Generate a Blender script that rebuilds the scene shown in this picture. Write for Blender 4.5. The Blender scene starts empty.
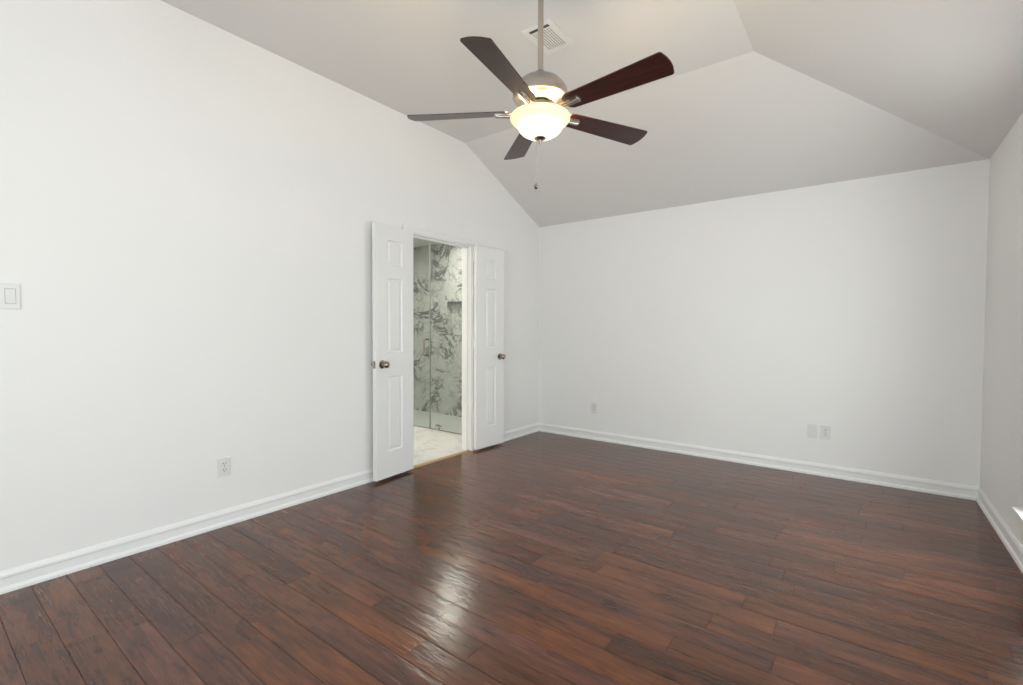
import bpy, bmesh, math, random
from mathutils import Vector, Matrix
C = bpy.context.scene.collection
S = bpy.context.scene
PI = math.pi

# ------------------------------------------------------------------ camera
cd = bpy.data.cameras.new('camera'); cam = bpy.data.objects.new('camera', cd); C.objects.link(cam)
cd.sensor_width = 36; cd.lens = 472.38 / 1023 * 36; cd.clip_start = .02; cd.clip_end = 200
fw = Vector((-0.6016, 0.7983, -0.0270)).normalized()
rt = Vector((0.7985, 0.6019, 0.0043)); rt = (rt - fw * rt.dot(fw)).normalized(); up = rt.cross(fw)
M = Matrix((rt, up, -fw)).transposed().to_4x4(); M.translation = (3.1083, 0, 1.2)
cam.matrix_world = M; S.camera = cam

# ------------------------------------------------------------------ world, exposure
S.view_settings.view_transform = 'Standard'; S.view_settings.look = 'None'
S.view_settings.gamma = 1; S.view_settings.use_curve_mapping = False
S.view_settings.exposure = 0.30
W = bpy.data.worlds.new('world'); S.world = W; W.use_nodes = True
nt = W.node_tree; nt.nodes.clear()
wo = nt.nodes.new('ShaderNodeOutputWorld'); bg = nt.nodes.new('ShaderNodeBackground')
tc = nt.nodes.new('ShaderNodeTexCoord'); sx = nt.nodes.new('ShaderNodeSeparateXYZ'); cr = nt.nodes.new('ShaderNodeValToRGB')
nt.links.new(tc.outputs['Generated'], sx.inputs[0]); nt.links.new(sx.outputs['Z'], cr.inputs[0])
e = cr.color_ramp.elements
e[0].position = 0.0; e[0].color = (.69, .72, .725, 1)
e[1].position = .30; e[1].color = (.67, .71, .73, 1)
x_ = cr.color_ramp.elements.new(.04); x_.color = (.67, .71, .72, 1)
nt.links.new(cr.outputs[0], bg.inputs[0]); bg.inputs[1].default_value = 8.5
nt.links.new(bg.outputs[0], wo.inputs[0])

# ------------------------------------------------------------------ room numbers (metres)
RW, RL, RY = 3.766, 4.664, -1.45        # width, back wall, front (behind the camera)
H, HC, YB, XV = 2.406, 2.9834, 3.3735, 2.4926
T = .12
WINR = [(2.62, 3.45, .290, 2.08), (.15, 1.00, .290, 2.08)]   # right wall windows, second unseen, placed for the light: y0, y1, z0, z1
WINF = [(1.35, 3.45, .50, 2.10)]                         # unseen window added behind the camera, sized for the light: x0, x1, z0, z1
DY0, DY1, DZ = 2.668, 3.484, 2.030                    # door opening
BX0, BY0, BY1, BH = -2.75, 1.7, 4.71, 2.40            # bathroom

def portal(name, loc, rot, sx_, sy_):
    l = bpy.data.lights.new(name, 'AREA'); l.shape = 'RECTANGLE'; l.size = sx_; l.size_y = sy_
    l.cycles.is_portal = True
    o = bpy.data.objects.new(name, l); C.objects.link(o); o.location = loc; o.rotation_euler = rot
for (a, b, c, d) in WINR:
    portal('window_daylight', (RW + T + .03, (a + b) / 2, (c + d) / 2), (0, PI / 2, 0), d - c, b - a)
for (a, b, c, d) in WINF:
    portal('window_daylight', ((a + b) / 2, RY - T - .03, (c + d) / 2), (PI / 2, 0, 0), b - a, d - c)

# ------------------------------------------------------------------ materials
def newmat(name):
    m = bpy.data.materials.new(name); m.use_nodes = True
    return m, m.node_tree, m.node_tree.nodes['Principled BSDF']
def nd(t, kind, **kw):
    n = t.nodes.new(kind)
    for k, v in kw.items():
        if k.startswith('i_'): n.inputs[int(k[2:])].default_value = v
        else: setattr(n, k, v)
    return n
def math_(t, op, a, b=None, c=None):
    n = t.nodes.new('ShaderNodeMath'); n.operation = op
    for i, v in enumerate((a, b, c)):
        if v is None: continue
        if isinstance(v, (int, float)): n.inputs[i].default_value = v
        else: t.links.new(v, n.inputs[i])
    return n.outputs[0]
def ramp(t, fac, stops):
    n = t.nodes.new('ShaderNodeValToRGB'); t.links.new(fac, n.inputs[0]); el = n.color_ramp.elements
    el[0].position, el[0].color = stops[0][0], (*stops[0][1], 1)
    el[1].position, el[1].color = stops[-1][0], (*stops[-1][1], 1)
    for p_, c_ in stops[1:-1]:
        q_ = el.new(p_); q_.color = (*c_, 1)
    return n.outputs[0]
def bump(t, h, strength, dist, b):
    n = t.nodes.new('ShaderNodeBump'); n.inputs['Strength'].default_value = strength; n.inputs['Distance'].default_value = dist
    t.links.new(h, n.inputs['Height']); t.links.new(n.outputs[0], b.inputs['Normal'])
def paint(name, col, rough, tex=.0, scale=120):
    m, t, b = newmat(name); b.inputs['Base Color'].default_value = (*col, 1); b.inputs['Roughness'].default_value = rough
    tcn = nd(t, 'ShaderNodeTexCoord'); n = nd(t, 'ShaderNodeTexNoise'); n.inputs['Scale'].default_value = scale
    n.inputs['Detail'].default_value = 4; t.links.new(tcn.outputs['Object'], n.inputs['Vector'])
    if tex: bump(t, n.outputs['Fac'], tex, .002, b)
    return m
def metal(name, col, rough, scale=(400, 400, 20)):
    m, t, b = newmat(name); b.inputs['Metallic'].default_value = 1; b.inputs['Base Color'].default_value = (*col, 1)
    tcn = nd(t, 'ShaderNodeTexCoord'); mp = nd(t, 'ShaderNodeMapping'); mp.inputs['Scale'].default_value = scale
    n = nd(t, 'ShaderNodeTexNoise'); n.inputs['Scale'].default_value = 1
    t.links.new(tcn.outputs['Object'], mp.inputs[0]); t.links.new(mp.outputs[0], n.inputs['Vector'])
    r = nd(t, 'ShaderNodeMapRange'); r.inputs[3].default_value = rough - .06; r.inputs[4].default_value = rough + .06
    t.links.new(n.outputs['Fac'], r.inputs[0]); t.links.new(r.outputs[0], b.inputs['Roughness'])
    return m
def glass(name, tint, ior=1.5):
    m = bpy.data.materials.new(name); m.use_nodes = True; t = m.node_tree; t.nodes.clear()
    o = nd(t, 'ShaderNodeOutputMaterial'); mx = nd(t, 'ShaderNodeMixShader'); tr = nd(t, 'ShaderNodeBsdfTransparent')
    g = nd(t, 'ShaderNodeBsdfGlossy'); lw = nd(t, 'ShaderNodeLayerWeight'); lw.inputs[0].default_value = .5
    fo = math_(t, 'ADD', math_(t, 'MULTIPLY', math_(t, 'POWER', lw.outputs['Facing'], 5.0), .9), ((ior - 1) / (ior + 1)) ** 2)
    tr.inputs[0].default_value = (*tint, 1); g.inputs['Roughness'].default_value = .02
    t.links.new(fo, mx.inputs[0]); t.links.new(tr.outputs[0], mx.inputs[1]); t.links.new(g.outputs[0], mx.inputs[2])
    t.links.new(mx.outputs[0], o.inputs[0]); return m

WALL = paint('wall_paint', (.86, .855, .845), .75, .12, 90)
CEIL = paint('ceiling_paint', (.74, .725, .71), .9, .25, 60)
TRIM = paint('trim_paint', (.86, .86, .855), .35)
DOORP = paint('door_paint', (.86, .86, .85), .38)
PLATE = paint('white_plastic', (.76, .76, .75), .35)
SLOT = paint('dark_slot', (.03, .03, .03), .6)
GRILLE = paint('grille_paint', (.80, .79, .76), .5)
NICKEL = metal('brushed_nickel', (.46, .43, .40), .30)
DKNICKEL = metal('satin_pewter', (.36, .31, .27), .25)
CHROME = metal('chrome', (.55, .55, .55), .15)
PANE = glass('window_glass', (.96, .97, .965), 1.25)
SHGLASS = glass('shower_glass', (.90, .92, .90), 1.4)

def floor_mat():
    m, t, b = newmat('hand_scraped_hardwood')
    tcn = nd(t, 'ShaderNodeTexCoord'); s = nd(t, 'ShaderNodeSeparateXYZ'); t.links.new(tcn.outputs['Object'], s.inputs[0])
    X, Y = s.outputs[0], s.outputs[1]
    PW = .1215
    v = math_(t, 'DIVIDE', math_(t, 'ADD', Y, -0.508 + PW * 40), PW)
    row = math_(t, 'FLOOR', v); fy = math_(t, 'FRACT', v)
    wn = nd(t, 'ShaderNodeTexWhiteNoise', noise_dimensions='1D'); t.links.new(row, wn.inputs['W'])
    u = math_(t, 'ADD', math_(t, 'DIVIDE', X, .72), math_(t, 'MULTIPLY', wn.outputs['Value'], 300))
    vo = nd(t, 'ShaderNodeTexVoronoi', voronoi_dimensions='1D', feature='F1'); vo.inputs['Scale'].default_value = 1; vo.inputs['Randomness'].default_value = .8
    ve = nd(t, 'ShaderNodeTexVoronoi', voronoi_dimensions='1D', feature='DISTANCE_TO_EDGE'); ve.inputs['Scale'].default_value = 1; ve.inputs['Randomness'].default_value = .8
    t.links.new(u, vo.inputs['W']); t.links.new(u, ve.inputs['W'])
    cs = nd(t, 'ShaderNodeSeparateColor'); t.links.new(vo.outputs['Color'], cs.inputs[0])
    rnd, rnd2 = cs.outputs[0], cs.outputs[1]
    # gaps in metres
    gy = math_(t, 'MULTIPLY', math_(t, 'MINIMUM', fy, math_(t, 'SUBTRACT', 1.0, fy)), PW)
    gx = math_(t, 'MULTIPLY', ve.outputs['Distance'], .72)
    g = math_(t, 'MINIMUM', gy, gx)
    gr = nd(t, 'ShaderNodeMapRange', interpolation_type='SMOOTHSTEP'); gr.inputs[1].default_value = .0002; gr.inputs[2].default_value = .0020
    t.links.new(g, gr.inputs[0]); edge = gr.outputs[0]
    # plank-local coordinates
    cb = nd(t, 'ShaderNodeCombineXYZ')
    t.links.new(X, cb.inputs[0]); t.links.new(Y, cb.inputs[1])
    t.links.new(math_(t, 'ADD', math_(t, 'MULTIPLY', rnd, 37.0), math_(t, 'MULTIPLY', row, 1.7)), cb.inputs[2])
    def noise(scl, detail, rough, dist=0):
        mp = nd(t, 'ShaderNodeMapping'); mp.inputs['Scale'].default_value = scl; t.links.new(cb.outputs[0], mp.inputs[0])
        n = nd(t, 'ShaderNodeTexNoise'); n.inputs['Scale'].default_value = 1; n.inputs['Detail'].default_value = detail
        n.inputs['Roughness'].default_value = rough; n.inputs['Distortion'].default_value = dist
        t.links.new(mp.outputs[0], n.inputs['Vector']); return n.outputs['Fac']
    grain = noise((4, 60, 1), 5, .65, .25)
    fine = noise((9, 190, 1), 4, .7, .2)
    ridge = noise((2.5, 95, 1), 2, .5, .3)
    cloud = noise((2.6, 11, 1), 4, .55, .3)
    knot = noise((4, 14, 1), 3, .6, .3)
    c1 = ramp(t, math_(t, 'ADD', math_(t, 'MULTIPLY', cloud, .6), math_(t, 'MULTIPLY', grain, .4)),
              [(.28, (.050, .0200, .0125)), (.44, (.092, .0320, .0160)), (.56, (.140, .0480, .0210)), (.72, (.200, .070, .029))])
    hs = nd(t, 'ShaderNodeHueSaturation'); t.links.new(c1, hs.inputs['Color'])
    t.links.new(math_(t, 'ADD', math_(t, 'MULTIPLY', rnd, .50), .70), hs.inputs['Value'])
    t.links.new(math_(t, 'ADD', math_(t, 'MULTIPLY', rnd2, .18), .90), hs.inputs['Saturation'])
    t.links.new(math_(t, 'ADD', math_(t, 'MULTIPLY', rnd2, .012), .492), hs.inputs['Hue'])
    f2 = nd(t, 'ShaderNodeMapRange'); f2.inputs[1].default_value = .3; f2.inputs[2].default_value = .7; f2.inputs[3].default_value = .74; f2.inputs[4].default_value = 1.24
    t.links.new(fine, f2.inputs[0])
    kn = nd(t, 'ShaderNodeMapRange', interpolation_type='SMOOTHSTEP'); kn.inputs[1].default_value = .22; kn.inputs[2].default_value = .46; kn.inputs[3].default_value = .42; kn.inputs[4].default_value = 1
    t.links.new(knot, kn.inputs[0])
    ed = nd(t, 'ShaderNodeMapRange'); ed.inputs[3].default_value = .50; ed.inputs[4].default_value = 1; t.links.new(edge, ed.inputs[0])
    k = math_(t, 'MULTIPLY', math_(t, 'MULTIPLY', f2.outputs[0], kn.outputs[0]), ed.outputs[0])
    vm = nd(t, 'ShaderNodeVectorMath', operation='SCALE'); t.links.new(hs.outputs[0], vm.inputs[0]); t.links.new(k, vm.inputs['Scale'])
    t.links.new(vm.outputs[0], b.inputs['Base Color'])
    scrape = noise((9, 42, 1), 3, .5, .6)
    cup = math_(t, 'MULTIPLY', math_(t, 'POWER', math_(t, 'MULTIPLY', math_(t, 'ABSOLUTE', math_(t, 'SUBTRACT', fy, .5)), 2.0), 4.0), -.35)
    hsum = math_(t, 'ADD', math_(t, 'ADD', math_(t, 'MULTIPLY', scrape, .85), math_(t, 'MULTIPLY', ridge, .55)), cup)
    hsum = math_(t, 'ADD', hsum, math_(t, 'MULTIPLY', edge, .35))
    bump(t, hsum, .6, .0024, b)
    rr = nd(t, 'ShaderNodeMapRange'); rr.inputs[3].default_value = .13; rr.inputs[4].default_value = .27; t.links.new(grain, rr.inputs[0])
    rs = math_(t, 'ADD', rr.outputs[0], math_(t, 'MULTIPLY', math_(t, 'SUBTRACT', 1.0, edge), .5)); t.links.new(rs, b.inputs['Roughness'])
    t.links.new(math_(t, 'MULTIPLY', edge, .5), b.inputs['Specular IOR Level'])
    b.inputs['IOR'].default_value = 1.5
    return m
FLOOR = floor_mat()

def marble_mat(name, base, vein, tile, amount, mortar=(.45, .46, .44), vscale=2.2):
    m, t, b = newmat(name)
    tcn = nd(t, 'ShaderNodeTexCoord'); 
    def noise(sc, det, dist, off=0):
        mp = nd(t, 'ShaderNodeMapping'); mp.inputs['Location'].default_value = (off, off, off); t.links.new(tcn.outputs['Object'], mp.inputs[0])
        n = nd(t, 'ShaderNodeTexNoise'); n.inputs['Scale'].default_value = sc; n.inputs['Detail'].default_value = det
        n.inputs['Roughness'].default_value = .62; n.inputs['Distortion'].default_value = dist
        t.links.new(mp.outputs[0], n.inputs['Vector']); return n.outputs['Fac']
    v1 = math_(t, 'ABSOLUTE', math_(t, 'SUBTRACT', noise(vscale, 6, 1.3), .5))
    v2 = math_(t, 'ABSOLUTE', math_(t, 'SUBTRACT', noise(vscale * 1.9, 5, .9, 7), .52))
    r1 = nd(t, 'ShaderNodeMapRange', interpolation_type='SMOOTHSTEP'); r1.inputs[1].default_value = 0; r1.inputs[2].default_value = .048; r1.inputs[3].default_value = 1; r1.inputs[4].default_value = 0
    r2 = nd(t, 'ShaderNodeMapRange', interpolation_type='SMOOTHSTEP'); r2.inputs[1].default_value = 0; r2.inputs[2].default_value = .034; r2.inputs[3].default_value = .55; r2.inputs[4].default_value = 0
    t.links.new(v1, r1.inputs[0]); t.links.new(v2, r2.inputs[0])
    mask = nd(t, 'ShaderNodeMapRange', interpolation_type='SMOOTHSTEP'); mask.inputs[1].default_value = .34; mask.inputs[2].default_value = .62
    t.links.new(noise(2.6, 2, .2, 3), mask.inputs[0])
    vv = math_(t, 'MULTIPLY', math_(t, 'MULTIPLY', math_(t, 'MAXIMUM', r1.outputs[0], r2.outputs[0]), mask.outputs[0]), amount)
    cl = math_(t, 'MULTIPLY', math_(t, 'MULTIPLY', noise(5, 4, .8, 5), .42), amount)
    mx = nd(t, 'ShaderNodeMix', data_type='RGBA'); mx.inputs[6].default_value = (*base, 1); mx.inputs[7].default_value = (*vein, 1)
    t.links.new(math_(t, 'MINIMUM', math_(t, 'ADD', vv, cl), 1.0), mx.inputs[0])
    # tile joints in the given plane
    s = nd(t, 'ShaderNodeSeparateXYZ'); t.links.new(tcn.outputs['Object'], s.inputs[0])
    g = None
    for ax, sz in tile:
        f = math_(t, 'FRACT', math_(t, 'DIVIDE', math_(t, 'ADD', s.outputs[ax], 50.13), sz))
        d = math_(t, 'MULTIPLY', math_(t, 'MINIMUM', f, math_(t, 'SUBTRACT', 1.0, f)), sz)
        g = d if g is None else math_(t, 'MINIMUM', g, d)
    gr = nd(t, 'ShaderNodeMapRange'); gr.inputs[1].default_value = .0006; gr.inputs[2].default_value = .002; gr.inputs[3].default_value = .5; gr.inputs[4].default_value = 0
    t.links.new(g, gr.inputs[0])
    m2 = nd(t, 'ShaderNodeMix', data_type='RGBA'); m2.inputs[7].default_value = (*mortar, 1)
    t.links.new(mx.outputs[2], m2.inputs[6]); t.links.new(gr.outputs[0], m2.inputs[0])
    t.links.new(m2.outputs[2], b.inputs['Base Color']); b.inputs['Roughness'].default_value = .18
    return m
MARBLE = marble_mat('veined_marble', (.57, .575, .56), (.15, .155, .155), ((0, .61), (2, 1.22)), 1.0)
MARBLEX = marble_mat('veined_marble_side', (.57, .575, .56), (.10, .105, .105), ((1, .61), (2, 1.22)), 1.0)
MARBLEF = marble_mat('pale_marble_floor', (.72, .71, .68), (.50, .49, .47), ((0, .61), (1, .61)), .8)
PAN = paint('shower_pan', (.50, .52, .50), .3)

def blade_mat():
    m, t, b = newmat('walnut_blade')
    tcn = nd(t, 'ShaderNodeTexCoord'); mp = nd(t, 'ShaderNodeMapping'); mp.inputs['Scale'].default_value = (5, 90, 5)
    n = nd(t, 'ShaderNodeTexNoise'); n.inputs['Scale'].default_value = 1; n.inputs['Detail'].default_value = 4; n.inputs['Distortion'].default_value = .4
    t.links.new(tcn.outputs['Object'], mp.inputs[0]); t.links.new(mp.outputs[0], n.inputs['Vector'])
    c = ramp(t, n.outputs['Fac'], [(.3, (.018, .0045, .0035)), (.55, (.045, .0105, .008)), (.75, (.075, .020, .014))])
    t.links.new(c, b.inputs['Base Color']); b.inputs['Roughness'].default_value = .30
    b.inputs['Specular IOR Level'].default_value = .5
    return m
BLADE = blade_mat()
def bowl_mat():
    m = bpy.data.materials.new('frosted_lamp_glass'); m.use_nodes = True; t = m.node_tree; t.nodes.clear()
    o = nd(t, 'ShaderNodeOutputMaterial'); a = nd(t, 'ShaderNodeAddShader'); em = nd(t, 'ShaderNodeEmission')
    tcn = nd(t, 'ShaderNodeTexCoord'); s = nd(t, 'ShaderNodeSeparateXYZ'); t.links.new(tcn.outputs['Object'], s.inputs[0])
    mr = nd(t, 'ShaderNodeMapRange'); mr.inputs[1].default_value = -.06; mr.inputs[2].default_value = -.020; t.links.new(s.outputs[2], mr.inputs[0])
    c = ramp(t, mr.outputs[0], [(0, (1.0, .90, .66)), (.55, (1.0, .82, .48)), (1, (.66, .50, .22))])
    t.links.new(c, em.inputs[0]); em.inputs[1].default_value = .95
    p = nd(t, 'ShaderNodeBsdfPrincipled'); p.inputs['Base Color'].default_value = (.8, .7, .5, 1); p.inputs['Roughness'].default_value = .3
    p.inputs['Transmission Weight'].default_value = 0
    t.links.new(em.outputs[0], a.inputs[0]); t.links.new(p.outputs[0], a.inputs[1]); t.links.new(a.outputs[0], o.inputs[0]); return m
BOWL = bowl_mat()
def emit(name, col, st):
    m = bpy.data.materials.new(name); m.use_nodes = True; t = m.node_tree; t.nodes.clear()
    o = nd(t, 'ShaderNodeOutputMaterial'); em = nd(t, 'ShaderNodeEmission'); em.inputs[0].default_value = (*col, 1); em.inputs[1].default_value = st
    t.links.new(em.outputs[0], o.inputs[0]); return m

# ------------------------------------------------------------------ mesh helpers
def box(bm, x0, y0, z0, x1, y1, z1, bevel=0, seg=2):
    n = bmesh.new(); bmesh.ops.create_cube(n, size=1)
    for v in n.verts: v.co = Vector(((x0 + x1) / 2 + v.co.x * (x1 - x0), (y0 + y1) / 2 + v.co.y * (y1 - y0), (z0 + z1) / 2 + v.co.z * (z1 - z0)))
    if bevel: bmesh.ops.bevel(n, geom=n.edges[:], offset=bevel, segments=seg, profile=.7, affect='EDGES')
    join(bm, n)
def join(bm, n, mat=None):
    if mat: n.transform(mat)
    me = bpy.data.meshes.new('t'); n.to_mesh(me); n.free(); bm.from_mesh(me); bpy.data.meshes.remove(me)
def prism(bm, pts, vec):
    """polygon (list of 3D points) extruded along vec"""
    vec = Vector(vec); a = [bm.verts.new(p_) for p_ in pts]; b = [bm.verts.new(Vector(p_) + vec) for p_ in pts]
    k = len(pts); bm.faces.new(a); bm.faces.new(b[::-1])
    for i in range(k): bm.faces.new((a[i], b[i], b[(i + 1) % k], a[(i + 1) % k]))
def lathe(bm, prof, seg=48, cx=0, cy=0):
    rings = []
    for r, z in prof:
        if r < 1e-6: rings.append([bm.verts.new((cx, cy, z))])
        else: rings.append([bm.verts.new((cx + r * math.cos(2 * PI * i / seg), cy + r * math.sin(2 * PI * i / seg), z)) for i in range(seg)])
    for a, b in zip(rings, rings[1:]):
        for i in range(seg):
            j = (i + 1) % seg
            if len(a) == 1 and len(b) == 1: continue
            if len(a) == 1: bm.faces.new((a[0], b[j], b[i]))
            elif len(b) == 1: bm.faces.new((a[i], a[j], b[0]))
            else: bm.faces.new((a[i], a[j], b[j], b[i]))
def tube(bm, pts, r, seg=12):
    pts = [Vector(p_) for p_ in pts]; rings = []
    for i, p_ in enumerate(pts):
        d = ((pts[min(i + 1, len(pts) - 1)] - pts[max(i - 1, 0)])).normalized()
        a = Vector((0, 0, 1)) if abs(d.z) < .9 else Vector((1, 0, 0))
        s_ = d.cross(a).normalized(); t_ = s_.cross(d)
        rings.append([bm.verts.new(p_ + (s_ * math.cos(2 * PI * k / seg) + t_ * math.sin(2 * PI * k / seg)) * r) for k in range(seg)])
    for a, b in zip(rings, rings[1:]):
        for i in range(seg): bm.faces.new((a[i], a[(i + 1) % seg], b[(i + 1) % seg], b[i]))
    bm.faces.new(rings[0][::-1]); bm.faces.new(rings[-1])
def obj(name, bm, mat, parent=None, smooth=False, loc=None):
    bmesh.ops.recalc_face_normals(bm, faces=bm.faces[:])
    me = bpy.data.meshes.new(name); bm.to_mesh(me); bm.free()
    me.materials.append(mat)
    if smooth:
        for p_ in me.polygons: p_.use_smooth = True
        me.set_sharp_from_angle(angle=math.radians(38))
    o = bpy.data.objects.new(name, me); C.objects.link(o)
    if parent: o.parent = parent
    if loc: o.location = loc
    return o
def struct(name, bm, mat, parent=None, smooth=False):
    o = obj(name, bm, mat, parent, smooth)
    if not parent: o['kind'] = 'structure'
    return o
def thing(name, label, cat, loc=(0, 0, 0), rot=(0, 0, 0), group=None):
    o = bpy.data.objects.new(name, None); C.objects.link(o); o.location = loc; o.rotation_euler = rot; o.empty_display_size = .05
    o['label'] = label; o['category'] = cat
    if group: o['group'] = group
    return o
def sempty(name, loc=(0, 0, 0), rotz=0):
    o = bpy.data.objects.new(name, None); C.objects.link(o); o.location = loc; o.rotation_euler = (0, 0, rotz); o['kind'] = 'structure'; o.empty_display_size = .05
    return o
def copy_thing(root, loc, rot, label):
    r = root.copy(); C.objects.link(r); r.location = loc; r.rotation_euler = rot; r['label'] = label
    for ch in list(root.children):
        c = ch.copy(); C.objects.link(c); c.parent = r
        for g_ in ch.children:
            d = g_.copy(); C.objects.link(d); d.parent = c
    return r

# ------------------------------------------------------------------ room shell
bm = bmesh.new(); box(bm, 0, RY, -.05, RW, RL, 0)
struct('floor', bm, FLOOR)

# left wall (x = 0), with the double door opening
bm = bmesh.new()
prism(bm, [(0, RY - T, 0), (0, DY0, 0), (0, DY0, HC), (0, RY - T, HC)], (-T, 0, 0))
prism(bm, [(0, DY0, DZ), (0, DY1, DZ), (0, DY1, HC + (H - HC) * (DY1 - YB) / (RL - YB)), (0, YB, HC), (0, DY0, HC)], (-T, 0, 0))
zt = lambda y: HC + (H - HC) * (y - YB) / (RL - YB)
prism(bm, [(0, DY1, 0), (0, RL + T, 0), (0, RL + T, zt(RL + T)), (0, DY1, zt(DY1))], (-T, 0, 0))
struct('wall_left', bm, WALL)
# back wall
bm = bmesh.new(); box(bm, 0, RL, 0, RW, RL + T, H); struct('wall_back', bm, WALL)
# right wall with windows
bm = bmesh.new(); ys = RY - T
for (a, b, c, d) in sorted(WINR):
    box(bm, RW, ys, 0, RW + T, a, H); box(bm, RW, a, 0, RW + T, b, c); box(bm, RW, a, d, RW + T, b, H); ys = b
box(bm, RW, ys, 0, RW + T, RL + T, H); struct('wall_right', bm, WALL)
# wall behind the camera
bm = bmesh.new()
(a, b, c, d) = WINF[0]
zr = lambda x: HC + (H - HC) * (x - XV) / (RW - XV)
box(bm, 0, RY - T, 0, a, RY, HC); box(bm, a, RY - T, 0, b, RY, c)
prism(bm, [(a, RY, d), (b, RY, d), (b, RY, zr(b)), (XV, RY, HC), (a, RY, HC)], (0, -T, 0))
prism(bm, [(b, RY, 0), (RW, RY, 0), (RW, RY, H), (b, RY, zr(b))], (0, -T, 0))
struct('wall_front', bm, WALL)
# vaulted ceiling: flat centre, slope to the back wall, slope to the right wall, hip between
bm = bmesh.new()
def slab(bm, pts, t=.08):
    prism(bm, pts, (0, 0, t))
V_ = [(0, RY - T, HC), (XV, RY - T, HC), (XV, YB, HC), (0, YB, HC), (RW, RY - T, H), (RW, RL, H), (0, RL, H)]
top = [bm.verts.new((v[0], v[1], v[2] + .1)) for v in V_]; bot = [bm.verts.new(v) for v in V_]
for f in ((0, 1, 2, 3), (1, 4, 5, 2), (3, 2, 5, 6)):
    bm.faces.new([bot[i] for i in f]); bm.faces.new([top[i] for i in f][::-1])
loop = [0, 1, 4, 5, 6, 3]
for i in range(6):
    a_, b_ = loop[i], loop[(i + 1) % 6]
    bm.faces.new((bot[a_], bot[b_], top[b_], top[a_]))
struct('ceiling', bm, CEIL)

# baseboards: base with eased top and shoe moulding
BP = [(0, 0), (.020, 0), (.020, .013), (.0175, .020), (.012, .024), (.0085, .026), (.0085, .064), (.013, .068), (.013, .078), (.009, .088), (.004, .098), (0, .098)]
def baseboard(name, runs):
    bm = bmesh.new()
    for (p0, p1, nrm) in runs:
        p0 = Vector((*p0, 0)); p1 = Vector((*p1, 0)); n_ = Vector((*nrm, 0))
        prism(bm, [p0 + n_ * d_ + Vector((0, 0, z_)) for d_, z_ in BP], p1 - p0)
    struct(name, bm, TRIM)
baseboard('baseboard_left', [((0, RY), (0, DY0 - .065), (1, 0)), ((0, DY1 + .065), (0, RL), (1, 0))])
baseboard('baseboard_back', [((0, RL), (RW, RL), (0, -1))])
baseboard('baseboard_right', [((RW, RY), (RW, RL), (-1, 0))])
baseboard('baseboard_front', [((0, RY), (RW, RY), (0, 1))])

# door casing and jambs
bm = bmesh.new()
def casing(bm, y0, y1, z0, z1, flip=1, head=False):
    if head:
        box(bm, 0, y0, z0, .012, y1, z1); box(bm, .012, y0, z1 - .018, .018, y1, z1)
    else:
        box(bm, 0, y0, z0, .012, y1, z1)
        if flip > 0: box(bm, .012, y1 - .018, z0, .018, y1, z1 + .040)
        else: box(bm, .012, y0, z0, .018, y0 + .018, z1 + .040)
casing(bm, DY0 - .062, DY0 + .004, 0, DZ - .006, -1)
casing(bm, DY1 - .004, DY1 + .062, 0, DZ - .006, 1)
casing(bm, DY0 - .062, DY1 + .062, DZ - .006, DZ + .052, 1, True)
struct('trim_1', bm, TRIM)
bm = bmesh.new()
JT = .018
box(bm, -T - .004, DY0, 0, .001, DY0 + JT, DZ, .001); box(bm, -T - .004, DY1 - JT, 0, .001, DY1, DZ, .001)
box(bm, -T - .004, DY0, DZ - JT, .001, DY1, DZ, .001)
box(bm, -.085, DY0 + JT, 0, -.048, DY0 + JT + .011, DZ - JT, .001); box(bm, -.085, DY1 - JT - .011, 0, -.048, DY1 - JT, DZ - JT, .001)
box(bm, -.085, DY0 + JT, DZ - JT - .011, -.048, DY1 - JT, DZ - JT, .001)
struct('trim_2', bm, TRIM)
# tan floor reducer strip at the sill of the opening
TAN, tt, bb = newmat('tan_strip'); bb.inputs['Base Color'].default_value = (.36, .23, .12, 1); bb.inputs['Roughness'].default_value = .4
bm = bmesh.new(); prism(bm, [(-.055, DY0 + JT, 0), (-.045, DY0 + JT, .007), (-.012, DY0 + JT, .008), (.0, DY0 + JT, 0)], (0, DY1 - DY0 - 2 * JT, 0))
struct('trim_3', bm, TAN)

# ------------------------------------------------------------------ bathroom beyond the doors
bm = bmesh.new(); box(bm, BX0, BY0, -.05, -T, BY1, 0); box(bm, -T, DY0, -.05, 0, DY1, 0); struct('floor_bathroom', bm, MARBLEF)
bm = bmesh.new(); box(bm, BX0, BY0, BH, -T, BY1 + .1, BH + .05); struct('ceiling_bathroom', bm, CEIL)
NX0, NX1, NZ0, NZ1, ND = -1.57, -.97, 1.125, 1.582, .09
bm = bmesh.new()
for (a, b, c, d) in [(BX0, NX0, 0, BH), (NX1, -T, 0, BH), (NX0, NX1, 0, NZ0), (NX0, NX1, NZ1, BH)]: box(bm, a, BY1, c, b, BY1 + .1, d)
box(bm, NX0, BY1 + ND, NZ0, NX1, BY1 + .1, NZ1)
struct('wall_shower', bm, MARBLE)
bm = bmesh.new(); box(bm, BX0 - .1, BY0, 0, BX0, BY1 + .1, BH); struct('wall_bathroom_far', bm, MARBLEX)
bm = bmesh.new(); box(bm, BX0, BY0 - .1, 0, -T, BY0, BH); struct('wall_bathroom_near', bm, WALL)
GY = 3.925
bm = bmesh.new(); box(bm, BX0, GY + .03, 0, -T, BY1, .006); struct('floor_shower', bm, PAN)

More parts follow.
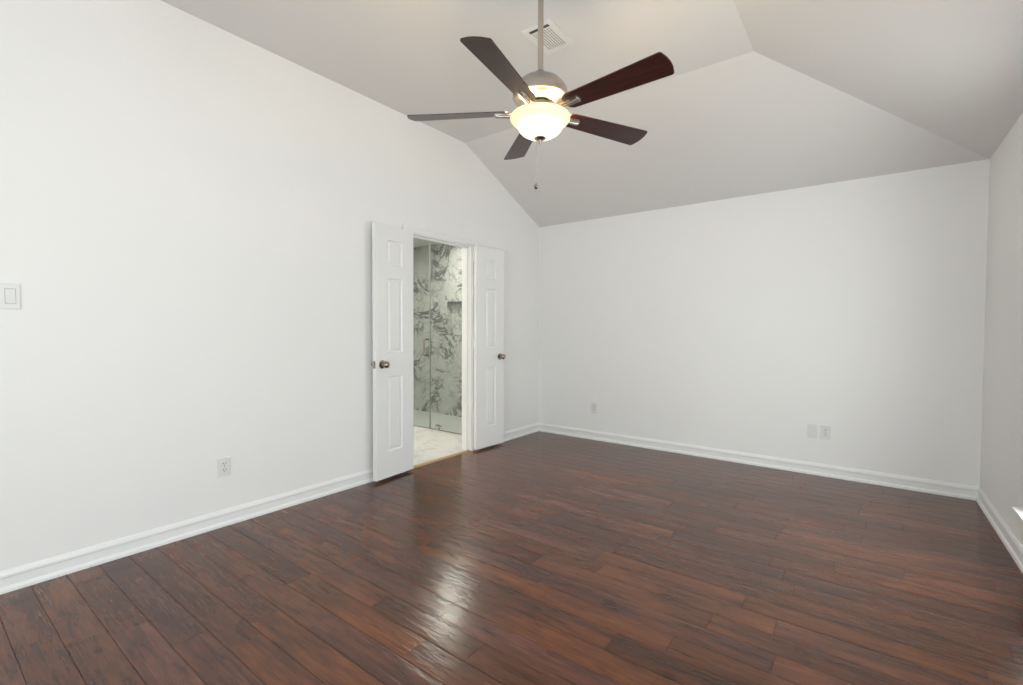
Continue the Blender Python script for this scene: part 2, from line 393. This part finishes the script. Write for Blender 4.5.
# shower enclosure: fixed pane and door leaf of glass
sh = thing('shower_screen', 'frameless clear glass shower screen seen through the open doorway', 'shower screen', (-1.07, GY, 0))
bm = bmesh.new(); box(bm, .003, -.005, .012, -T + 1.07 - .002, .005, 2.37); obj('glass_panel', bm, SHGLASS, sh)
bm = bmesh.new(); box(bm, -.75, -.005, .012, -.003, .005, 2.37); gd = obj('glass_door', bm, SHGLASS, sh); gd['label'] = 'hinged glass leaf with pull handle'
bm = bmesh.new(); box(bm, BX0 + 1.07 + .001, -.005, .012, -.756, .005, 2.37); obj('glass_panel', bm, SHGLASS, sh)
bm = bmesh.new()
for sgn in (-1, 1):
    y_ = sgn * .052
    tube(bm, [(-.045, sgn * .004, .885), (-.045, y_ * .8, .885), (-.045, y_, .895), (-.045, y_, 1.07), (-.045, y_ * .8, 1.08), (-.045, sgn * .004, 1.08)], .010)
obj('pull_handle', bm, DKNICKEL, gd, True)
bm = bmesh.new(); box(bm, .10, -.016, .012, .155, .016, .068, .003); box(bm, .145, -.03, .060, .22, -.012, .068, .002)
obj('glass_clamp', bm, CHROME, sh)
bm = bmesh.new(); box(bm, BX0 + 1.07 + .001, -.008, .006, -T + 1.07 - .002, .008, .012); obj('sill_strip', bm, CHROME, sh)
bm = bmesh.new(); box(bm, -.0035, -.007, .012, .0035, .007, 2.37); obj('seal_strip', bm, paint('seal', (.22, .26, .22), .4), sh)

# recessed light in the bathroom ceiling (lights the shower, glints on the wood floor)
cl = thing('recessed_light', 'round recessed light in the bathroom ceiling above the shower', 'ceiling light', (-1.10, 4.25, BH))
bm = bmesh.new(); lathe(bm, [(.062, 0), (.092, -.002), (.092, -.007), (.062, -.005), (.062, 0)], 40); obj('trim_ring', bm, TRIM, cl, True)
bm = bmesh.new(); lathe(bm, [(0, -.003), (.062, -.003), (.062, -.001), (0, -.001)], 40); obj('diffuser', bm, emit('warm_diffuser', (1, .95, .85), 3), cl)
l = bpy.data.lights.new('recessed_lamp', 'AREA'); l.shape = 'DISK'; l.size = .12; l.energy = 15; l.color = (1, .95, .86)
lo = bpy.data.objects.new('recessed_lamp', l); C.objects.link(lo); lo.parent = cl; lo.location = (0, 0, -.012)
# added fill lamps for the bathroom (out of sight past the door head)
for (lx, ly, en) in ((-.95, 3.35, 16), (-1.9, 2.15, 22)):
    c2 = copy_thing(cl, (lx, ly, BH), (0, 0, 0), 'added unseen recessed fill light in the bathroom ceiling over the pale floor')
    c2['group'] = 'added fill lights over the bathroom floor'
    for ch in c2.children:
        if ch.type == 'LIGHT': ch.data = ch.data.copy(); ch.data.energy = en

# ------------------------------------------------------------------ door leaves
def door_leaf(name, hinge, ang, width, side):
    """local +x runs from the hinge edge to the free edge; the face seen from the room is at local y = side*(-thickness)"""
    root = sempty(name, hinge, ang)
    ZB, ZT, TH = .022, 2.016, .035
    pan = [(.226, .826), (1.012, 1.606), (1.705, 1.902)]
    x0, x1 = .125, width - .118
    xs = [0, x0, x1, width]; zs = [ZB]
    for a, b in pan: zs += [a, b]
    zs.append(ZT)
    bm = bmesh.new(); vc = {}
    def v(x, y, z):
        k_ = (round(x, 5), round(y, 5), round(z, 5))
        if k_ not in vc: vc[k_] = bm.verts.new(k_)
        return vc[k_]
    for (yf, inn) in ((0, 1), (side * TH, -1)):
        inn = inn * side
        for i in range(3):
            for j in range(len(zs) - 1):
                a, b, c, d = xs[i], xs[i + 1], zs[j], zs[j + 1]
                if i == 1 and j % 2 == 1:
                    prev = None
                    for off, dep in [(0, 0), (.003, .001), (.008, .010), (.018, .010), (.034, .003), (.038, .003)]:
                        y_ = yf + inn * dep
                        ring = [v(a + off, y_, c + off), v(b - off, y_, c + off), v(b - off, y_, d - off), v(a + off, y_, d - off)]
                        if prev:
                            for k in range(4): bm.faces.new((prev[k], prev[(k + 1) % 4], ring[(k + 1) % 4], ring[k]))
                        prev = ring
                    bm.faces.new(prev)
                else: bm.faces.new((v(a, yf, c), v(b, yf, c), v(b, yf, d), v(a, yf, d)))
    y1 = side * TH
    for i in range(3):
        for z in (ZB, ZT): bm.faces.new((v(xs[i], 0, z), v(xs[i + 1], 0, z), v(xs[i + 1], y1, z), v(xs[i], y1, z)))
    for j in range(len(zs) - 1):
        for x in (0, width): bm.faces.new((v(x, 0, zs[j]), v(x, 0, zs[j + 1]), v(x, y1, zs[j + 1]), v(x, y1, zs[j])))
    obj('door_panel', bm, DOORP, root)
    # knob set through the free stile
    kx, kz = width - .062, .925
    bm = bmesh.new()
    prof = [(0, 0), (.031, 0), (.033, .003), (.031, .007), (.014, .011), (.0115, .016), (.0115, .026), (.016, .031), (.0235, .036), (.0275, .044), (.0275, .052), (.024, .060), (.015, .0655), (0, .067)]
    for yf, s_ in ((min(0, y1), -1), (max(0, y1), 1)):
        n = bmesh.new(); k = 1 if (yf == 0) == (side < 0) else 1
        pf = prof if True else prof
        lathe(n, pf, 32)
        R_ = Matrix.Rotation(-s_ * PI / 2, 4, 'X'); join(bm, n, Matrix.Translation((kx, yf, kz)) @ R_)
    obj('door_knob', bm, DKNICKEL, root, True)
    bm = bmesh.new(); ym = y1 / 2; box(bm, width - .0005, ym - .012, kz - .028, width + .0015, ym + .012, kz + .028); box(bm, width, ym - .006, kz - .011, width + .004, ym + .006, kz + .011, .002)
    obj('latch_plate', bm, DKNICKEL, root)
    bm = bmesh.new(); lathe(bm, [(0, 0), (.006, 0), (.006, .002), (.004, .006), (0, .007)], 16)
    bm.transform(Matrix.Translation((width - .10, y1 / 2, ZT - .0005))); obj('ball_catch', bm, NICKEL, root, True)
    for z in (.32, 1.06, 1.92):
        bm = bmesh.new(); tube(bm, [(-.002, -side * .004, z - .047), (-.002, -side * .004, z + .047)], .0065, 14)
        tube(bm, [(-.002, -side * .004, z - .052), (-.002, -side * .004, z + .052)], .004, 10)
        obj('hinge', bm, TRIM, root, True)
    return root
# left leaf: hinge at the near jamb, folded back along the wall towards the camera side
A1 = math.radians(-90 + 5.5)
dl = door_leaf('door_1', (.0245, DY0 + .004, 0), A1, .412, 1)
A2 = math.radians(90 - 5.0)
dr = door_leaf('door_2', (.0245, DY1 - .006, 0), A2, .396, -1)

# ------------------------------------------------------------------ windows (out of frame, sized for the light they give, one stool tip in view)
def window(name, axis, a, b, c, d, wall, out, room):
    """sash window; axis 'y' on right wall, 'x' on front wall; wall = inner plane, out = +-1 towards outside"""
    root = sempty(name)
    def B(bm, u0, w0, z0, u1, w1, z1, bev=.0):
        w0_, w1_ = sorted((wall + out * w0, wall + out * w1))
        if axis == 'y': box(bm, w0_, u0, z0, w1_, u1, z1, bev)
        else: box(bm, u0, w0_, z0, u1, w1_, z1, bev)
    bm = bmesh.new(); m_ = .045
    for (u0, u1, z0, z1) in [(a, a + m_, c, d), (b - m_, b, c, d), (a, b, c, c + m_), (a, b, d - m_, d)]: B(bm, u0, .06, z0, u1, .11, z1, .002)
    zm = (c + d) / 2; B(bm, a, .06, zm - .02, b, .10, zm + .02, .002)
    obj('window_frame', bm, TRIM, root)
    bm = bmesh.new(); B(bm, a + .02, .083, c + .02, b - .02, .087, d - .02); obj('pane', bm, PANE, root)
    bm = bmesh.new(); B(bm, a - .07 - (.0 if room else 0), -.04, c - .024, b + .07, 0.0, c, .003); B(bm, a, 0, c - .004, b, .06, c, 0)
    obj('window_sill', bm, TRIM, root)
    bm = bmesh.new(); B(bm, a - .05, -.014, c - .085, b + .05, 0.0, c - .024, .002); obj('apron', bm, TRIM, root)
for i, (a, b, c, d) in enumerate(WINR): window('window_%d' % (i + 1), 'y', a, b, c, d, RW, 1, True)
for i, (a, b, c, d) in enumerate(WINF): window('window_%d' % (i + 3), 'x', a, b, c, d, RY, -1, False)

# ------------------------------------------------------------------ ceiling fan
FX, FY, FZ = 1.7944, 1.9714, 2.2744
fan = thing('ceiling_fan', 'brushed nickel ceiling fan with five dark walnut blades and a lit glass bowl', 'ceiling fan', (FX, FY, HC))
def fz(z): return z - HC
bm = bmesh.new(); lathe(bm, [(0, 0), (.068, 0), (.070, -.010), (.066, -.030), (.050, -.055), (.026, -.072), (.018, -.076), (0, -.076)]); obj('canopy', bm, NICKEL, fan, True)
bm = bmesh.new(); tube(bm, [(0, 0, fz(2.455)), (0, 0, -.06)], .0138, 24); obj('downrod', bm, metal('polished_nickel', (.50, .46, .42), .14), fan, True)
bm = bmesh.new()
lathe(bm, [(0, 2.474), (.020, 2.474), (.024, 2.468), (.026, 2.452), (.040, 2.446), (.070, 2.438), (.098, 2.424), (.118, 2.404), (.130, 2.382), (.136, 2.362),
           (.136, 2.342), (.131, 2.337), (.122, 2.335), (.112, 2.335), (.100, 2.331), (.086, 2.322), (.076, 2.314), (.072, 2.312), (.0, 2.312)], 64)
bm.transform(Matrix.Translation((0, 0, -HC))); obj('motor_housing', bm, NICKEL, fan, True)
bm = bmesh.new(); lathe(bm, [(0, 2.312), (.060, 2.312), (.060, 2.303), (.078, 2.301), (.080, 2.292), (.078, 2.286), (0, 2.286)], 48)
bm.transform(Matrix.Translation((0, 0, -HC))); obj('flywheel', bm, DKNICKEL, fan, True)
bm = bmesh.new(); lathe(bm, [(0, 2.286), (.050, 2.286), (.052, 2.262), (.060, 2.258), (.070, 2.254), (.075, 2.246), (.070, 2.240), (0, 2.240)], 48)
bm.transform(Matrix.Translation((0, 0, -HC))); obj('light_fitter', bm, NICKEL, fan, True)

def blade_bm():
    bm = bmesh.new(); r0, r1 = .150, .672; pts = []
    w0, w1 = .050, .068
    def arc(cx_, cy_, r, a0, a1, n=6): return [(cx_ + r * math.cos(a0 + (a1 - a0) * i / n), cy_ + r * math.sin(a0 + (a1 - a0) * i / n)) for i in range(n + 1)]
    # root rounded
    pts += arc(r0 + .035, -w0 + .035, .035, -PI, -PI / 2)
    # tip, gently bowed with eased corners
    pts += arc(r1 - .024, -w1 + .013, .013, -PI / 2, -.30)
    pts += [(r1 - .003 , -.030), (r1, 0), (r1 - .003, .030)]
    pts += arc(r1 - .024, w1 - .013, .013, .30, PI / 2)
    pts += arc(r0 + .035, w0 - .035, .035, PI / 2, PI)
    prism(bm, [(x, y, -.003) for x, y in pts], (0, 0, .006))
    bmesh.ops.recalc_face_normals(bm, faces=bm.faces[:])
    return bm
def iron_bm():
    """cast blade iron: flared pad under the blade root and a neck to the flywheel"""
    bm = bmesh.new(); z0 = -.0085
    pad = []
    for i in range(9): a = -PI / 2 + PI * i / 8; pad.append((.222 + .016 * math.cos(a), .021 * math.sin(a)))
    pad += [(.175, .021), (.150, .013), (.110, .011), (.080, .015), (.080, -.015), (.110, -.011), (.150, -.013), (.175, -.021)]
    prism(bm, [(x, y, z0) for x, y in pad], (0, 0, .0055))
    tube(bm, [(.078, 0, z0), (.12, 0, z0 - .004), (.165, 0, z0 - .005), (.205, 0, z0 - .003), (.228, 0, z0)], .0075, 12)
    for x, y in ((.180, .013), (.180, -.013), (.226, .012), (.226, -.012)):
        n = bmesh.new(); lathe(n, [(0, -.0035), (.0035, -.003), (.0048, 0), (0, 0)], 12); join(bm, n, Matrix.Translation((x, y, z0)))
    return bm
b0 = i0 = None
for k in range(5):
    t_ = 4.9228 + k * 2 * PI / 5
    if k == 0:
        b0 = obj('blade', blade_bm(), BLADE, fan); i0 = obj('blade_iron', iron_bm(), NICKEL, b0, True)
        b, i_ = b0, i0
    else:
        b = b0.copy(); C.objects.link(b); i_ = i0.copy(); C.objects.link(i_); i_.parent = b
    b.parent = fan; b.location = (0, 0, fz(FZ + .001))
    b.rotation_euler = (Matrix.Rotation(.010, 3, 'Y') @ Matrix.Rotation(.008, 3, 'X') @ Matrix.Rotation(t_, 3, 'Z') @ Matrix.Rotation(-.226, 3, 'X')).to_euler()
# lamp bowl
BZ = 2.246
bm = bmesh.new()
outer = [(.132, .012), (.143, .009), (.148, .002), (.147, -.008), (.140, -.018), (.128, -.026), (.118, -.034), (.112, -.046), (.104, -.060), (.090, -.074), (.070, -.086), (.046, -.093), (.018, -.097), (0, -.0975)]
inner = [(max(r - .004, 0), z + .004) for r, z in outer][::-1]
lathe(bm, outer + inner + [outer[0]], 64)
lb = obj('glass_bowl', bm, BOWL, fan, True, (0, 0, fz(BZ))); lb['label'] = 'glowing frosted glass bowl'
bm = bmesh.new(); lathe(bm, [(0, -.094), (.026, -.095), (.029, -.099), (.022, -.105), (.008, -.109), (.006, -.114), (.008, -.118), (.006, -.123), (0, -.125)], 32)
obj('finial', bm, DKNICKEL, fan, True, (0, 0, fz(BZ)))
bm = bmesh.new()
cx_, cy_ = -.012, -.010
tube(bm, [(cx_, cy_, BZ - .098), (cx_ * 1.15, cy_ * 1.15, 2.05), (cx_ * 1.2, cy_ * 1.2, 1.925)], .0011, 6)
for zz in [BZ - .10 - .0065 * q_ for q_ in range(34)]:
    n = bmesh.new(); bmesh.ops.create_icosphere(n, subdivisions=1, radius=.0019); join(bm, n, Matrix.Translation((cx_ * 1.15, cy_ * 1.15, zz)))
bm.transform(Matrix.Translation((0, 0, -HC))); pc = obj('pull_chain', bm, NICKEL, fan, True)
bm = bmesh.new(); lathe(bm, [(0, .012), (.003, .011), (.004, .006), (.010, .001), (.0125, -.006), (.010, -.013), (.004, -.017), (0, -.018)], 20)
obj('pull_fob', bm, DKNICKEL, pc, True, (cx_ * 1.2, cy_ * 1.2, fz(1.915)))
# bulbs in the open-topped bowl
for k in range(3):
    a = 4.4 + k * 2 * PI / 3
    l = bpy.data.lights.new('bulb', 'POINT'); l.energy = 7.5; l.color = (1, .70, .38); l.shadow_soft_size = .02
    lo = bpy.data.objects.new('bulb', l); C.objects.link(lo); lo.parent = fan; lo.location = (.105 * math.cos(a), .105 * math.sin(a), fz(2.263))

# ------------------------------------------------------------------ ceiling register
vx0, vx1, vy0, vy1 = 1.418, 1.620, 2.322, 2.612
vt = thing('ceiling_vent', 'white metal supply register with louvres in the flat ceiling behind the fan rod', 'vent', ((vx0 + vx1) / 2, (vy0 + vy1) / 2, HC))
hx, hy = (vx1 - vx0) / 2, (vy1 - vy0) / 2
bm = bmesh.new(); fwid = .032
for (a, b, c, d) in [(-hx, -hy, hx, -hy + fwid), (-hx, hy - fwid, hx, hy), (-hx, -hy + fwid, -hx + fwid, hy - fwid), (hx - fwid, -hy + fwid, hx, hy - fwid)]:
    box(bm, a, b, -.006, c, d, -.0005, .0015)
obj('frame', bm, GRILLE, vt)
bm = bmesh.new(); box(bm, -hx + .02, -hy + .02, -.002, hx - .02, hy - .02, -.0003); obj('duct_opening_shade', bm, paint('duct_shade', (.06, .055, .05), .7), vt)  # dark sheet paints the shade seen between the louvres
n_ = 9
for k in range(n_):
    x = -hx + fwid + .006 + k * (2 * hx - 2 * fwid - .012) / (n_ - 1)
    n = bmesh.new(); box(n, -.0060, -hy + fwid + .030, -.0008, .0060, hy - fwid, .0008)
    bm = bmesh.new(); join(bm, n, Matrix.Translation((x, 0, -.0055)) @ Matrix.Rotation(math.radians(6), 4, 'Y'))
    obj('louvre', bm, GRILLE, vt)
bm = bmesh.new(); box(bm, -hx + fwid, -hy + fwid + .026, -.0065, hx - fwid, -hy + fwid + .031, -.002)
for k in range(6):
    y_ = -hy + fwid + .055 + k * .026
    box(bm, -hx + fwid, y_, -.004, hx - fwid, y_ + .002, -.0025)
obj('cross_bar', bm, GRILLE, vt)

# ------------------------------------------------------------------ wall plates: local x = width, y = out of the wall (room side is -y), z up
def plate_bm(w, h):
    bm = bmesh.new(); box(bm, -w / 2, -.006, -h / 2, w / 2, 0, h / 2, .0025, 2); return bm
ow, oh = .072, .114
def outlet(label, loc, rz, group=None):
    t = thing('wall_outlet', label, 'outlet', loc, (0, 0, rz), group)
    obj('cover_plate', plate_bm(ow, oh), PLATE, t)
    for s_ in (-1, 1):
        bm = bmesh.new(); zc = s_ * .0195
        pts = []
        for q_ in range(24):
            a = 2 * PI * q_ / 24; pts.append((.0172 * math.cos(a), -.0058, zc + max(-.0135, min(.0135, .0172 * math.sin(a)))))
        prism(bm, pts, (0, -.0022, 0)); rc = obj('receptacle', bm, PLATE, t)
        bm = bmesh.new()
        box(bm, -.0080, -.0086, zc - .001, -.0050, -.0078, zc + .0085); box(bm, .0050, -.0086, zc, .0080, -.0078, zc + .0075); box(bm, -.002, -.0086, zc - .010, .002, -.0078, zc - .0055)
        obj('slot', bm, SLOT, rc)
    bm = bmesh.new(); n = bmesh.new(); lathe(n, [(0, .0015), (.003, .001), (.0036, 0), (0, 0)], 16); join(bm, n, Matrix.Translation((0, -.0060, 0)) @ Matrix.Rotation(PI / 2, 4, 'X'))
    obj('screw', bm, NICKEL, t)
    return t
o1 = outlet('white duplex outlet low on the left wall near the open doors', (0, 1.2265, .3595), PI / 2)
o1.location.x = .0
o2 = copy_thing(o1, (.7325, RL, .348), (0, 0, 0), 'white duplex outlet alone on the back wall near the left corner')
o3 = copy_thing(o1, (2.8466, RL, .364), (0, 0, 0), 'white duplex outlet beside the blank plate on the back wall')
bp = thing('blank_plate', 'plain white cover plate just left of the outlet on the back wall', 'wall plate', (2.754, RL, .364))
obj('cover_plate', plate_bm(ow, oh), PLATE, bp)
for s_ in (-1, 1):
    bm = bmesh.new(); n = bmesh.new(); lathe(n, [(0, .0012), (.0028, .0008), (.0034, 0), (0, 0)], 16); join(bm, n, Matrix.Translation((0, -.0060, s_ * .030)) @ Matrix.Rotation(PI / 2, 4, 'X'))
    obj('screw', bm, PLATE, bp)
# two-gang rocker switch at the left picture edge
sw = thing('light_switch', 'white two-gang rocker light switch at the left picture edge', 'light switch', (0, .3180, 1.3425), (0, 0, PI / 2))
obj('cover_plate', plate_bm(.118, .115), PLATE, sw)
SHADOW = paint('switch_gap_shadow', (.30, .30, .29), .5)  # grey paints the shadow in the gap round each rocker
for s_ in (-1, 1):
    xc = s_ * .0275
    bm = bmesh.new(); box(bm, xc - .0175, -.0063, -.0345, xc + .0175, -.0055, .0345); fr_ = obj('switch_gap_shade', bm, SHADOW, sw)
    bm = bmesh.new()
    prism(bm, [(xc - .0160, -.006, -.033), (xc - .0160, -.0115, -.033), (xc - .0160, -.0085, 0), (xc - .0160, -.0075, .033), (xc - .0160, -.006, .033)], (.032, 0, 0))
    obj('rocker', bm, PLATE, sw)
